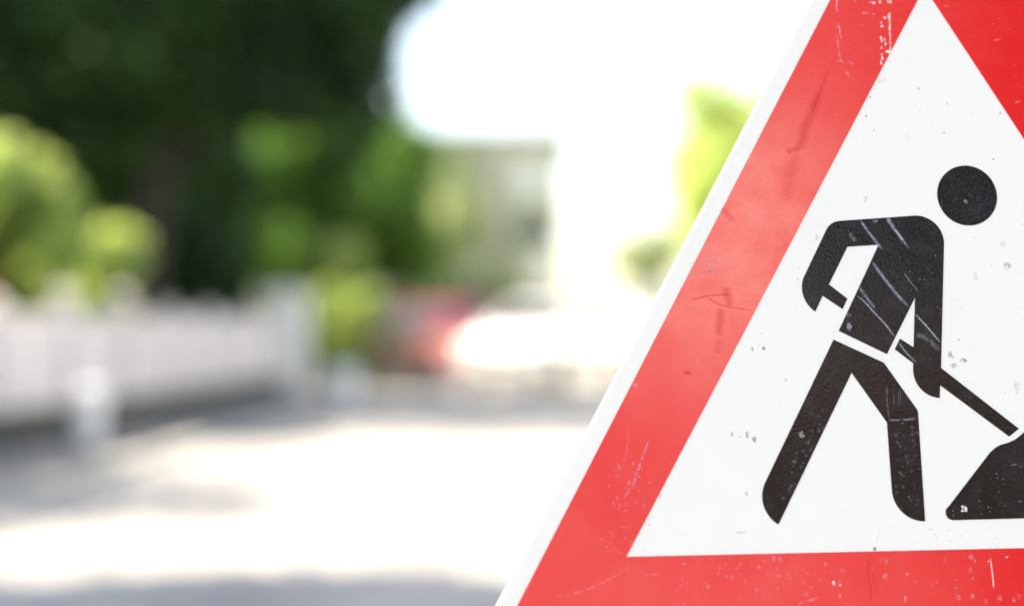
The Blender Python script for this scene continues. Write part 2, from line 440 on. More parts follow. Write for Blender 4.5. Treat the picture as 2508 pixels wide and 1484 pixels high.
class Marks:
    """scratches, specks and stains laid on the plate as slivers 0.1 mm proud; 'wear' fades them at the rim"""
    def __init__(s): s.v = []; s.f = []; s.m = []; s.w = []
    def stroke(s, pts, wid, mi, strength=1.0, h=0.0, n=None):
        P = [Vector((*uv(*p), 0)) for p in pts]
        # resample as a smooth curve
        Q = []
        for i in range(len(P) - 1):
            p0 = P[max(i-1, 0)]; p1 = P[i]; p2 = P[i+1]; p3 = P[min(i+2, len(P)-1)]
            for k in range(6):
                t = k / 6
                Q.append(0.5 * ((2*p1) + (p2-p0)*t + (2*p0-5*p1+4*p2-p3)*t*t + (3*p1-p0-3*p2+p3)*t**3))
        Q.append(P[-1])
        wm = wid * 0.000262 * 0.5          # photo px -> metres on the plate
        b = len(s.v); m = len(Q)
        for i, q in enumerate(Q):
            d = (Q[min(i+1, m-1)] - Q[max(i-1, 0)]).normalized(); nn = Vector((-d.y, d.x, 0))
            t = i / (m - 1); tap = min(1, 5 * t + 0.15, 5 * (1 - t) + 0.15)
            for sgn, wv in ((-1, 0), (0, strength * tap), (1, 0)):
                c = q + nn * wm * sgn * (0.6 + 0.4 * tap)
                s.v.append((c.x, c.y, h)); s.w.append(wv)
        for i in range(m - 1):
            for j in range(2):
                a = b + i*3 + j
                s.f.append((a, a+1, a+4, a+3)); s.m.append(mi)
    def blob(s, x, y, rx, ry, mi, strength=1.0, h=0.0, seed=0, ring=False):
        rnd = random.Random(seed + int(x * 7 + y))
        c = uv(x, y); b = len(s.v); n = 12; k = 0.000262
        rr = [rnd.uniform(0.75, 1.2) for _ in range(n)]
        s.v.append((*c, h)); s.w.append(strength * (0.15 if ring else 1))
        for rad, wv in ((0.6, strength), (1.0, 0.0)):
            for i in range(n):
                t = 2 * PI * i / n
                s.v.append((c[0] + math.cos(t)*rx*k*rr[i]*rad, c[1] + math.sin(t)*ry*k*rr[i]*rad, h)); s.w.append(wv)
        for i in range(n):
            j = (i + 1) % n
            s.f.append((b, b+1+i, b+1+j)); s.m.append(mi)
            s.f.append((b+1+i, b+1+n+i, b+1+n+j, b+1+j)); s.m.append(mi)
    def build(s, mats, o):
        """joins the marks into the mesh of the part they lie on"""
        old = o.data; b = len(old.vertices); k = len(old.materials)
        me = bpy.data.meshes.new(old.name)
        me.from_pydata([v.co[:] for v in old.vertices] + s.v, [], [tuple(p.vertices) for p in old.polygons] + [tuple(b + i for i in f) for f in s.f])
        a = me.attributes.new('wear', 'FLOAT', 'POINT'); a.data.foreach_set('value', [1.0] * b + s.w)
        for m in list(old.materials) + list(mats): me.materials.append(m)
        me.polygons.foreach_set('material_index', [p.material_index for p in old.polygons] + [k + i for i in s.m])
        o.data = me; bpy.data.meshes.remove(old); me.update()
        return o

# --- plate with folded rim
mb = MB()
plate_o = rounded([tuple(p) for p in T_out], 0.019)
prism(mb, [plate_o], -0.002, 0.0)
inner_o = rounded([tuple(p) for p in [cen + (Vector(p) - cen) * 0.988 for p in T_out]], 0.017)
prism(mb, [plate_o, inner_o], -0.022, -0.0021)
plate = onplate('plate', mb, M['s_white'])
# --- red border
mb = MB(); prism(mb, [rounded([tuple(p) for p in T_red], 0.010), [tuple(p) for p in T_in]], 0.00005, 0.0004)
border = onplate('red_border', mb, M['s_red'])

z5 = lambda x, y: uv(2500 + x / 1.855, 500 + y / 1.855)
z6 = lambda x, y: uv(2500 + x / 1.528, 1100 + y / 1.528)
def arc3(a, b, c, n=10):
    """circle arc through a, b, c in (u, v)"""
    a, b, c = Vector(a), Vector(b), Vector(c)
    d = 2 * (a.x*(b.y-c.y) + b.x*(c.y-a.y) + c.x*(a.y-b.y))
    ux = (a.dot(a)*(b.y-c.y) + b.dot(b)*(c.y-a.y) + c.dot(c)*(a.y-b.y)) / d
    uy = (a.dot(a)*(c.x-b.x) + b.dot(b)*(a.x-c.x) + c.dot(c)*(b.x-a.x)) / d
    o = Vector((ux, uy)); r = (a - o).length
    t0 = math.atan2(*(a-o).yx); t1 = math.atan2(*(b-o).yx); t2 = math.atan2(*(c-o).yx)
    def unwrap(t, ref, sgn):
        while (t - ref) * sgn < 0: t += 2 * PI * sgn
        return t
    sgn = 1 if (b-a).cross(c-b) > 0 else -1
    t1 = unwrap(t1, t0, sgn); t2 = unwrap(t2, t1, sgn)
    return [(o.x + r*math.cos(t0+(t2-t0)*i/n), o.y + r*math.sin(t0+(t2-t0)*i/n)) for i in range(n+1)]
H0, H1 = 0.00005, 0.0004
# head
cu, cv = z5(1494, 313); ra = (Vector(z5(1494 + 188.5, 313)) - Vector((cu, cv))).length
mb = MB(); prism(mb, [[(cu + ra*math.cos(2*PI*i/96), cv + ra*math.sin(2*PI*i/96)) for i in range(96)]], H0, H1)
head = onplate('worker_head', mb, M['s_black'])
# torso, arms, hands and shovel handle
body = []
body += arc3(z5(603, 527), z5(633, 493), z5(690, 474))
body += arc3(z5(1160, 441), z5(1290, 490), z5(1347, 615), 16)
body += [z5(1328, 1405)]
body += [z6(1500, 557), z6(1450, 598), z6(1089, 330)]
body += arc3(z6(1087, 397), z6(983, 343), z6(949, 255), 12)
body += [z6(949, 216), z6(853, 143), z6(880, 88), z6(951, 133), z5(1164, 958)]
body += [z5(985, 1317), z5(680, 1170), z5(933, 625), z5(735, 637), z5(617, 876), z5(734, 966), z5(704, 1032), z5(578, 947)]
body += arc3(z5(531, 1048), z5(462, 965), z5(455, 838), 14)
mb = MB(); prism(mb, [body], H0, H1); torso = onplate('worker_torso', mb, M['s_black'])
legs = [z6(533, 93), z6(795, 213)] + [z6(962, 448), z6(970, 460), z6(974, 474)]
legs += arc3(z6(1011, 1040), z6(880, 980), z6(837, 870), 14)
legs += [z6(812, 525), z6(627, 265)]
legs += arc3(z6(245, 1057), z6(170, 965), z6(180, 830), 14)
mb = MB(); prism(mb, [legs], H0, H1); legs_o = onplate('worker_legs', mb, M['s_black'])
mound = arc3(z6(1135, 962), z6(1122, 1010), z6(1157, 1034), 10)
mound += [z6(1965, 1014)] + arc3(z6(1995, 1012), z6(2016, 990), z6(2005, 950), 8)
mound += [z6(1780, 690), z6(1730, 640), z6(1660, 560), z6(1600, 530)]
mound += [z6(1560, 540), z6(1535, 568), z6(1510, 592), z6(1480, 615), z6(1440, 632), z6(1405, 642), z6(1380, 655), z6(1350, 682)]
mb = MB(); prism(mb, [mound], H0, H1); mound_o = onplate('sand_mound', mb, M['s_black'])
# the small white "2h" on the mound
zL = lambda x, y: uv(3200 + x / 7.42, 1660 + y / 7.42)
two = [(622,540),(632,505),(655,495),(680,505),(690,530),(688,560),(655,625),(690,625),(690,655),(626,655),(626,632),(664,560),(668,535),(657,520),(648,530),(645,545)]
hh = [(712,500),(738,520),(740,545),(760,535),(775,545),(778,655),(757,655),(753,575),(742,580),(740,655),(712,655)]
mb = MB()
for g in (two, hh): prism(mb, [[zL(*p) for p in g]], 0.00045, 0.0006)
onplate('sign_lettering', mb, mat('lettering_white', (0.75, 0.72, 0.72), 0.5))

# --- wear on the red border
W_ = Marks(); rnd = random.Random(5)
PK, WT, RD, DT = 0, 1, 2, 3
zt = lambda x, y: (2700 + x / 4.18, y / 4.18)
def S(pts, f): return [f(*p) for p in pts]
h = 0.00055
W_.stroke(S([(672,-10),(668,60),(660,120),(680,185)], zt), 9, PK, 0.8, h)
W_.stroke(S([(690,340),(708,420),(720,500),(730,580)], zt), 8, PK, 0.8, h)
W_.stroke(S([(655,360),(662,420)], zt), 7, PK, 0.6, h)
W_.stroke(S([(668,490),(680,600),(690,700),(705,800),(730,870),(770,915)], zt), 8, PK, 0.8, h)
W_.stroke(S([(790,1035),(820,1060),(850,1105)], zt), 8, PK, 0.9, h)
W_.stroke(S([(820,870),(910,930)], zt), 10, PK, 0.5, h)
for y in range(190, 700, 24):
    W_.stroke(S([(1412+rnd.uniform(-6,8)+y*0.025, y),(1414+y*0.03, y+20+rnd.uniform(0,14))], zt), 9+rnd.uniform(-3,4), WT, rnd.uniform(0.6,1.0), h)
W_.blob(*zt(1405,745), 12, 8, WT, 1, h); W_.blob(*zt(1415,250), 7, 8, WT, 1, h); W_.blob(*zt(1350,262), 6, 6, WT, 1, h); W_.blob(*zt(1310,382), 6, 5, WT, 1, h)
for y in (-20, 20): 
    for x in (1280, 1395, 1430): W_.stroke(S([(x, y),(x+6, y+36)], zt), 11, WT, 0.9, h)
W_.blob(*zt(1150,38), 12, 4, PK, 0.8, h); W_.blob(*zt(1195,48), 8, 5, WT, 0.9, h)
W_.blob(*zt(1045,195), 7, 4, PK, 0.7, h); W_.blob(*zt(1095,190), 6, 4, PK, 0.6, h); W_.blob(*zt(1190,210), 7, 3, PK, 0.5, h)
for x, y in ((1300,550),(1308,590),(1305,690),(1312,780),(1318,840),(1300,330),(1300,905),(1350,570),(1362,640)):
    W_.blob(*zt(x,y), 4.5, rnd.uniform(5,10), WT, rnd.uniform(.5,1), h)
# dark smears left band
zs = lambda x, y: (2400 + x / 1.8545, y / 1.8545)
W_.stroke(S([(760,560),(700,700),(650,820),(630,900),(600,960)], zs), 48, RD, 0.31, h)
W_.stroke(S([(620,940),(560,955),(540,970)], zs), 28, RD, 0.34, h)
W_.stroke(S([(800,440),(740,600),(690,720)], zs), 20, RD, 0.22, h)
W_.stroke(S([(600,960),(560,1100),(530,1300)], zs), 60, RD, 0.13, h)
W_.stroke(S([(120,1320),(170,1370),(200,1400)], zs), 36, RD, 0.22, h)
zb = lambda x, y: (1650 + x / 1.3857, 1000 + y / 1.3857)
W_.stroke(S([(1150,-30),(1170,70)], zb), 44, RD, 0.29, h)
W_.stroke(S([(1130,70),(1115,210)], zb), 40, RD, 0.29, h)
W_.stroke(S([(975,40),(1070,15),(1180,10)], zb), 6, RD, 0.52, h)
W_.stroke(S([(1060,20),(1130,60),(1280,85)], zb), 6, RD, 0.45, h)
W_.stroke(S([(1120,210),(1110,290)], zb), 52, RD, 0.14, h)
W_.blob(*zb(970,380), 16, 8, RD, 0.45, h)
for k in range(26):     # white scuffs at mid height of the left band
    x = rnd.uniform(2355, 2450); y = 905 + (2450 - x) * 0.25 + rnd.uniform(-35, 35)
    W_.stroke([(x, y), (x + rnd.uniform(8, 34), y - rnd.uniform(0, 12))], rnd.uniform(4, 9), PK, rnd.uniform(.3, .8), h)
# lower left scratches
W_.stroke(S([(790,685),(760,770),(735,840),(715,900),(665,975)], zb), 8, PK, 0.9, h)
W_.stroke(S([(735,840),(705,930)], zb), 12, PK, 0.7, h)
W_.stroke(S([(690,640),(680,760),(650,840)], zb), 4, PK, 0.6, h)
W_.stroke(S([(330,1440),(460,1415),(560,1375),(640,1330),(710,1285)], zb), 5, PK, 0.8, h)
W_.stroke(S([(750,1340),(840,1328)], zb), 4, PK, 0.6, h)
W_.blob(*zb(722,437), 9, 8, PK, 0.9, h)
for k in range(60):
    x = rnd.gauss(690, 70); y = rnd.uniform(800, 1230)
    W_.blob(*zb(x + (1230 - y) * 0.12 - 40, y), rnd.uniform(3, 8), rnd.uniform(3, 10), PK, rnd.uniform(.12, .45), h)
for k in range(130):    # specks on the bottom bar
    x = rnd.choice((rnd.gauss(2620, 90), rnd.uniform(2200, 3520))); y = 1902 - (x - 2140) * 0.0218 + rnd.uniform(12, 220)
    r_ = rnd.choice((2.5, 3.5, 4.5, 6))
    W_.blob(x, y, r_, r_ * rnd.uniform(.8, 1.6), PK, rnd.uniform(.2, .65), h, ring=rnd.random() < .35)
for k in range(50):     # specks on left band
    t = rnd.random(); y = t * 2000; xl = 2838 - 0.517 * y
    W_.blob(xl + rnd.uniform(15, 290), y, rnd.uniform(2, 5), rnd.uniform(2, 5), PK, rnd.uniform(.15, .5), h)
zr = lambda x, y: (2500 + x / 2.508, 1800 + y / 2.508)
W_.stroke(S([(2218,262),(2228,350),(2240,450),(2246,530)], zr), 5.5, WT, 1.0, h)
W_.stroke(S([(2190,298),(2215,288)], zr), 4, WT, 0.9, h)
W_.stroke(S([(2246,530),(2250,680)], zr), 3, RD, 0.60, h)
W_.stroke(S([(1205,222),(1175,300),(1168,400),(1190,520),(1205,680)], zr), 5, RD, 0.75, h)
W_.stroke(S([(1205,380),(1228,500),(1235,600)], zr), 3.5, RD, 0.45, h)
W_.blob(*zr(875,480), 5, 8, WT, 1, h); W_.blob(*zr(930,495), 4, 4, WT, .9, h); W_.stroke(S([(1490,590),(1484,635)], zr), 4, WT, .9, h)
W_.blob(*zr(1920,520), 8, 5, DT, 1, h); W_.blob(*zr(1920,570), 5, 6, DT, .6, h)
W_.stroke(S([(600,640),(680,625),(740,605)], zr), 7, PK, .8, h)
for x, y in ((1310,290),(945,370),(1318,425),(2050,370),(2060,590),(1945,605),(2420,615),(2460,600),(2300,605),(2050,255)):
    W_.blob(*zr(x, y), 10, 10, PK, .55, h, ring=True)
W_.blob(*zr(2360,258), 5, 3, WT, .8, h)
for k in range(14):
    x = rnd.uniform(3200, 3500); W_.blob(x, rnd.uniform(10, max(20, (x-3190)*1.3)), 3, 2, PK, .3, h)
W_.stroke([(3225, 21), (3245, 24)], 3, WT, .5, h)
W_.stroke([(3395, 140), (3418, 135)], 4, WT, .35, h); W_.stroke([(3466, 352), (3485, 347)], 3, WT, .5, h)
W_.build([M['scuff_pink'], M['scuff_white'], M['scuff_red'], M['scuff_dirt']], border)

# --- wear on the black figure
zf = lambda x, y: (2700 + x / 2.698, 700 + y / 2.698)
K = Marks(); BL, GR, BR = 0, 1, 2
K.stroke(S([(890,120),(925,180),(985,255),(1080,385)], zf), 13, BL, 1.0, h)
K.stroke(S([(905,118),(935,180),(975,235)], zf), 12, BL, 1.0, h)
K.stroke(S([(650,145),(705,230),(790,340),(850,415)], zf), 13, BL, 0.75, h)
K.stroke(S([(755,520),(830,630),(900,720),(1000,845),(1095,940)], zf), 14, BL, 0.7, h)
K.stroke(S([(1150,1005),(1240,1100),(1390,1275)], zf), 9, BL, 0.9, h)
K.stroke(S([(620,840),(690,900),(790,1010),(880,1105),(975,1235)], zf), 8, BL, 0.9, h)
K.stroke(S([(640,760),(700,850),(790,965)], zf), 14, BL, 0.5, h)
K.stroke(S([(1050,630),(1100,700),(1190,810)], zf), 4, BL, 0.7, h)
K.stroke(S([(1160,1210),(1240,1220),(1380,1345)], zf), 22, GR, 0.5, h)
K.stroke(S([(1000,1265),(1060,1350),(1165,1460)], zf), 10, BL, 0.6, h)
K.stroke(S([(550,260),(600,340)], zf), 20, GR, 0.5, h)
K.blob(*zf(545,1120), 10, 17, GR, 1.0, h); K.blob(*zf(540,1020), 9, 9, GR, .6, h); K.blob(*zf(785,150), 10, 7, GR, .7, h)
for k in range(22):
    K.blob(*zf(rnd.uniform(900, 1400), rnd.uniform(250, 1400)), rnd.uniform(1.5, 3.5), rnd.uniform(1.5, 3.5), GR, rnd.uniform(.2, .7), h)
for x, y in ((1008,487),(1090,520),(1105,617),(955,628),(1195,687),(1270,590),(1240,690),(1088,560)): K.blob(*zf(x,y), 3.5, 3.5, BR, .6, h)
K.build([M['scuff_blue'], M['scuff_grey'], M['scuff_dirt']], torso)
K = Marks()
z6p = lambda x, y: (2500 + x / 1.528, 1100 + y / 1.528)
K.blob(*z6p(365,588), 12, 13, GR, .95, h)
for k in range(34):
    t = rnd.random(); K.blob(*z6p(190 + (1 - t) * 260 + rnd.uniform(10, 95), 450 + t * 470), rnd.uniform(3, 8), rnd.uniform(3, 8), GR, rnd.uniform(.1, .4), h, ring=rnd.random() < .3)
for k in range(40):
    y = rnd.uniform(520, 980); K.blob(*z6p(rnd.uniform(845, 985), y), rnd.uniform(3, 7), rnd.uniform(3, 7), GR, rnd.uniform(.1, .35), h)
K.stroke(S([(818,512),(880,512),(968,505)], z6p), 9, GR, .8, h)
K.stroke(S([(812,330),(812,420),(822,505)], z6p), 7, GR, .5, h)
for x in (845, 870, 880): K.stroke(S([(x,350),(x+4,440)], z6p), 3, GR, .5, h)
K.stroke(S([(860,620),(888,660)], z6p), 3, GR, .8, h)
K.build([M['scuff_blue'], M['scuff_grey'], M['scuff_dirt']], legs_o)
K = Marks()
for k in range(30):
    x = rnd.uniform(1180, 1528); y = rnd.uniform(1020 - (x - 1130) * 0.95 if x < 1400 else 680, 1010)
    K.blob(*z6p(x, max(y, 1015 - (x - 1140) * 1.1)), rnd.uniform(1.2, 3), rnd.uniform(1.2, 3), GR, rnd.uniform(.4, 1), h)
K.stroke(S([(1500,937),(1520,934)], z6p), 4, GR, 1, h); K.stroke(S([(1458,748),(1490,742)], z6p), 3, GR, 1, h)
K.stroke(S([(1157,1000),(1160,1014)], z6p), 4, GR, 1, h); K.blob(*z6p(1155,985), 3, 2, GR, 1, h)
K.build([M['scuff_blue'], M['scuff_grey'], M['scuff_dirt']], mound_o)
K = Marks()
K.blob(2500 + 1482/1.855, 500 + 350/1.855, 8, 9, GR, .6, h); K.stroke([(2503+1325/1.855, 500+330/1.855), (2503+1328/1.855, 500+400/1.855)], 3, GR, .5, h)
for k in range(16): K.blob(2500 + rnd.uniform(1360, 1630)/1.855, 500 + rnd.uniform(180, 440)/1.855, 1.6, 1.6, BR, .7, h)
K.build([M['scuff_blue'], M['scuff_grey'], M['scuff_dirt']], head)

# --- dirt on the white field
D = Marks()
z5p = lambda x, y: (2500 + x / 1.855, 500 + y / 1.855)
hw = 0.0001
for x, y, rx, ry, s in ((130,1285,6,10,.6),(205,1278,7,9,.7),(420,842,4,5,.7),(1750,758,16,16,.35),(1752,760,3,3,1),(1440,1225,6,3,1),(1385,1320,8,14,.45),(1470,1357,14,8,.7),
                       (1410,1390,14,10,.4),(1650,755,2,2,.8),(1545,577,3,2,.8),(850,335,5,12,.3),(540,580,6,14,.25),(860,320,3,5,.3),(1550,825,12,18,.15),(1720,620,10,14,.15),(190,1185,5,3,.4),(345,1480,6,4,.4),
                       (1460,1025,4,3,.3),(1825,1030,2,3,.4),(1848,497,3,2,1)):
    D.blob(*z5p(x, y), rx, ry, 0, s, hw)
D.stroke(S([(1650,80),(1672,83)], z5p), 3, 0, .8, hw); D.stroke(S([(1390,1290),(1398,1330),(1415,1345)], z5p), 6, 0, .5, hw)
for x, y, rx, ry, s in ((118,612,9,12,.8),(82,590,6,14,.6),(3,586,4,9,.8),(45,600,5,3,.4),(78,895,5,9,.4),(1490,335,12,26,.2),(1430,370,2,2,.8),(40,1098,26,5,.18),(250,425,5,9,.18)):
    D.blob(*z6p(x, y), rx, ry, 0, s, hw)
D.stroke(S([(1218,150),(1228,175),(1222,205)], zr), 9, 0, 1, hw); D.stroke(S([(1275,10),(1245,140)], zr), 2, 0, .5, hw)
D.blob(*zr(1228,190), 5, 8, 0, .8, hw)
for x, y in ((1065,618),(1372,563),(1552,657),(1040,737),(1890,718),(1535,842),(1845,1010),(1090,828)): D.blob(*zs(x, y), 4, 4, 0, .8, hw)
D.blob(*zs(1140,510), 24, 12, 0, .14, hw); D.blob(*zs(1300,870), 12, 8, 0, .15, hw)
for k in range(60):
    y = rnd.uniform(300, 1850); xl = 3137 - 0.524 * y + 25
    D.blob(rnd.uniform(xl, 3490), y, rnd.uniform(1.2, 2.6), rnd.uniform(1.2, 2.6), 0, rnd.uniform(.2, .6), hw)
for k in range(16):
    x = rnd.uniform(3050, 3480); y = rnd.uniform(1800, 1868); D.stroke([(x, y), (x + rnd.uniform(5, 16), y + rnd.uniform(-3, 5))], 2.4, 0, .5, hw)
D.build([M['scuff_dirt']], plate)

# --- rear brackets, post and foot of the sign (behind and below the plate)
def sw(u, v, w): return SIGN_P + SU * u + SV * v + SIGN_N * w - SBASE
mb = MB()
u0 = 0.28
zt_ = (0.10 - (SIGN_P.z)) / SV.z
mb.tube([sw(u0, zt_, -0.05), sw(u0, 0.42, -0.05)], 0.03, 16); mb.build('post', M['galv'], sign, True)
for v in (0.02, 0.34):
    mb = MB(); a = sw(u0 - 0.13, v, -0.02); b = sw(u0 + 0.13, v, -0.02); mb.tube([a, b], 0.014, 8); mb.build('bracket', M['galv'], sign)
f = sw(u0, zt_, -0.05)
mb = MB(); mb.box(f.x - 0.2, f.y - 0.4, 0.005, f.x + 0.2, f.y + 0.4, 0.12, 0.02); mb.build('foot_plate', M['rubber'], sign)

# ================================================================= FOLIAGE
def leaf_cloud(rs, centres, radii, n, size, squash=1.0, shell=0.55, up=0.35):
    """n leaves scattered through clumps: returns verts (n*4) and faces; each leaf a small folded diamond"""
    centres = np.array(centres, float); radii = np.array(radii, float)
    w = radii ** 2.2; idx = rs.choice(len(centres), n, p=w / w.sum())
    d = rs.normal(size=(n, 3)); d /= np.linalg.norm(d, axis=1)[:, None]
    rr = radii[idx] * (shell + (1 - shell) * rs.random(n)) ** 0.8 * (0.85 + 0.3 * rs.random(n))
    p = centres[idx] + d * rr[:, None] * np.array([1, 1, squash])
    nrm = d * 0.6 + rs.normal(size=(n, 3)) * 0.7 + np.array([0, 0, up]); nrm /= np.linalg.norm(nrm, axis=1)[:, None]
    t = np.cross(nrm, rs.normal(size=(n, 3))); t /= np.linalg.norm(t, axis=1)[:, None] + 1e-9
    b = np.cross(nrm, t)
    s = size * (0.6 + 0.8 * rs.random(n))[:, None]
    v = np.empty((n, 4, 3))
    v[:, 0] = p - t * s; v[:, 1] = p - b * s * 0.5 + nrm * s * 0.12; v[:, 2] = p + t * s; v[:, 3] = p + b * s * 0.5 + nrm * s * 0.12
    return v.reshape(-1, 3), n
def leaf_obj(name, rs, centres, radii, n, size, m, parent, **kw):
    v, n = leaf_cloud(rs, centres, radii, n, size, **kw)
    me = bpy.data.meshes.new(name)
    me.vertices.add(n * 4); me.vertices.foreach_set('co', v.ravel())
    me.loops.add(n * 4); me.loops.foreach_set('vertex_index', np.arange(n * 4, dtype=np.int32))
    me.polygons.add(n); me.polygons.foreach_set('loop_start', np.arange(0, n * 4, 4, dtype=np.int32))
    me.polygons.foreach_set('loop_total', np.full(n, 4, dtype=np.int32))
    me.update()
    return link(name, me, m, parent)
def clumps(rs, c, r, k, rc, fill=0.85):
    out = []
    for i in range(k):
        d = rs.normal(size=3); d /= np.linalg.norm(d)
        out.append(np.array(c) + d * np.array(r) * fill * rs.random() ** 0.45)
    return out, [rc * rs.uniform(0.7, 1.25) for _ in range(k)]
def tree(loc, h_trunk, r_trunk, lean, crown_c, crown_r, n, leaf, m, label, seed, k=26, rc=0.9, group=None, extra=None, cat='tree', name='leafy_tree'):
    rs = np.random.RandomState(seed)
    t = empty(name, loc, 0, label, cat, group)
    L = Vector(loc); cc = Vector(crown_c) - L
    mb = MB()
    top = Vector((lean[0], lean[1], h_trunk))
    mb.tube([(0, 0, -0.05), (0.02, 0, 0.15), tuple(top * 0.35 + Vector((0.05, 0, 0))), tuple(top * 0.7), tuple(top)], [r_trunk * 1.5, r_trunk * 1.1, r_trunk, r_trunk * 0.9, r_trunk * 0.75], 12)
    cs, rd = clumps(rs, tuple(cc), crown_r, k, rc)
    if extra:
        for e, r_ in extra: cs.append(np.array(Vector(e) - L)); rd.append(r_)
    for c in cs[::2]:
        a = top * rs.uniform(0.75, 1.0); e = Vector(c); mid = a.lerp(e, 0.5) + Vector((0, 0, 0.25))
        mb.tube([tuple(a), tuple(mid), tuple(e)], [r_trunk * 0.45, r_trunk * 0.25, r_trunk * 0.08], 6)
    mb.build('trunk', M['bark'], t, True)
    leaf_obj('crown', rs, cs, rd, n, leaf, m, t)
    return t
def shrub(loc, r, n, leaf, m, label, seed, k=12, rc=0.4, group=None, name='garden_shrub', cat='shrub', fill=0.8):
    rs = np.random.RandomState(seed)
    t = empty(name, loc, 0, label, cat, group)
    cs, rd = clumps(rs, (0, 0, r[2]), (r[0], r[1], r[2] * 0.95), k, rc, fill)
    mb = MB()
    mb.lathe([(.16, -.04), (.15, .01), (.08, .05)], n=8)
    for c in cs[:8]:
        mb.tube([(rs.uniform(-.1, .1), rs.uniform(-.1, .1), -0.03), (c[0]*.5, c[1]*.5, max(.1, c[2]*.5)), tuple(c)], [0.03, 0.02, 0.008], 6)
    mb.build('stems', M['bark'], t)
    leaf_obj('foliage', rs, cs, rd, n, leaf, m, t)
    return t

LF = {}
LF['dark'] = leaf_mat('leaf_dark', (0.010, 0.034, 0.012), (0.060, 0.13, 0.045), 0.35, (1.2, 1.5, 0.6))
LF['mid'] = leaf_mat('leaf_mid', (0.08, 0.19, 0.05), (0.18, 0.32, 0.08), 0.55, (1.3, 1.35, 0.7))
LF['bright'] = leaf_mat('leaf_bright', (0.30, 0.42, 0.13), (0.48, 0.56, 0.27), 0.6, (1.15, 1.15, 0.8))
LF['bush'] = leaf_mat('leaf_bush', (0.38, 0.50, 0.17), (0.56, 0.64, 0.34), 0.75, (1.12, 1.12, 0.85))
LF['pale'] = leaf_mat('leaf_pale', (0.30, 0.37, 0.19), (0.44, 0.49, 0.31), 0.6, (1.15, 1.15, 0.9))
LF['blue'] = leaf_mat('leaf_bluegreen', (0.012, 0.03, 0.025), (0.03, 0.06, 0.045), 0.2, (1, 1.3, 0.9))

# the big dark tree on the left
ty = 18.5
tb = at(335, 800, ty); tb.z = 0
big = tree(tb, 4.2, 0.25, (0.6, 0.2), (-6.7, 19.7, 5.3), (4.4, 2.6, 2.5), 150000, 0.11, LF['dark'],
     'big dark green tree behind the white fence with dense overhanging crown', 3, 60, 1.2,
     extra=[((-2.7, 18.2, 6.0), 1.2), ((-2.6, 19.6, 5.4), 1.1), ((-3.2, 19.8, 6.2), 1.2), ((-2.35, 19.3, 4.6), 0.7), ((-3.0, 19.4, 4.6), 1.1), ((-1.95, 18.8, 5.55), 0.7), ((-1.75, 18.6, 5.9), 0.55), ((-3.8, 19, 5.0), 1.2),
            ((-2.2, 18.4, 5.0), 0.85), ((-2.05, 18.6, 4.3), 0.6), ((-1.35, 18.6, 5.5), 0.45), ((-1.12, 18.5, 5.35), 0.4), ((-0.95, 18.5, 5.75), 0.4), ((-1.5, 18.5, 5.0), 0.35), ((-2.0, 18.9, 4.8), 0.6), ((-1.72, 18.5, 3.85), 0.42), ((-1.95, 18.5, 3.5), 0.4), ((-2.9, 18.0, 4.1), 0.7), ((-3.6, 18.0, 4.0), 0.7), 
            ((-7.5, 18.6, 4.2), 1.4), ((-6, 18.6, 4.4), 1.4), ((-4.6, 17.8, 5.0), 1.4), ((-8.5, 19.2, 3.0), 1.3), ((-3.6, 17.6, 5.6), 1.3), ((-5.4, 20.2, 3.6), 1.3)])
big.location.y -= 1.0; big.location.x += 0.05
# sunlit bush in front of it
p = at(15, 800, 13.7); p.z = 0
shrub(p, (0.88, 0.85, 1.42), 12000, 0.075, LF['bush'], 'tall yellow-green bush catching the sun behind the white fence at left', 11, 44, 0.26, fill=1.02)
p = at(250, 800, 14.8); p.z = 0
shrub(p, (0.42, 0.45, 1.3), 6000, 0.06, LF['bush'], 'narrow lower green bush beside the tall yellow-green one', 12, 10, 0.3)
# shaded hedge filling the garden under the tree
def hedge(x0, x1, y0, y1, hgt, n, leaf, m, label, seed, cat='hedge'):
    rs = np.random.RandomState(seed)
    t = empty('garden_hedge', ((x0+x1)/2, (y0+y1)/2, 0), 0, label, cat)
    cs = [((rs.rand()-.5)*(x1-x0), (rs.rand()-.5)*(y1-y0), hgt*(0.12+0.8*rs.rand())) for _ in range(46)]
    mb = MB()
    mb.box(-(x1-x0)/2, -.25, -.05, (x1-x0)/2, .25, .06, .02)
    for c in cs[:14]: mb.tube([(c[0]*.9, c[1]*.25, -0.03), (c[0], c[1], c[2])], [0.04, 0.012], 6)
    mb.build('stems', M['bark'], t)
    leaf_obj('foliage', rs, cs, [hgt*0.28]*46, n, leaf, m, t)
    return t
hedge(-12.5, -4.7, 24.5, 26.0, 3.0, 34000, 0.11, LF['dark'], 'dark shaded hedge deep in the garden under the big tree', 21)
GD = 'dark garden trees behind the big tree'
for i, (x, y, hh_, lab) in enumerate(((-6.6, 26.2, 2.9, 'dark garden tree right behind the trunk of the big tree'), (-9.0, 24.0, 4.2, 'dark garden tree behind the tall yellow-green bush'), (-12.6, 26.5, 4.6, 'dark garden tree at the left edge, farthest from the street'))):
    tree((x, y, 0), 2.6, 0.15, (0.1, 0), (x, y, hh_), (2.0, 1.5, 2.3), 26000, 0.12, LF['dark'], lab, 70 + i, 26, 0.85, GD)
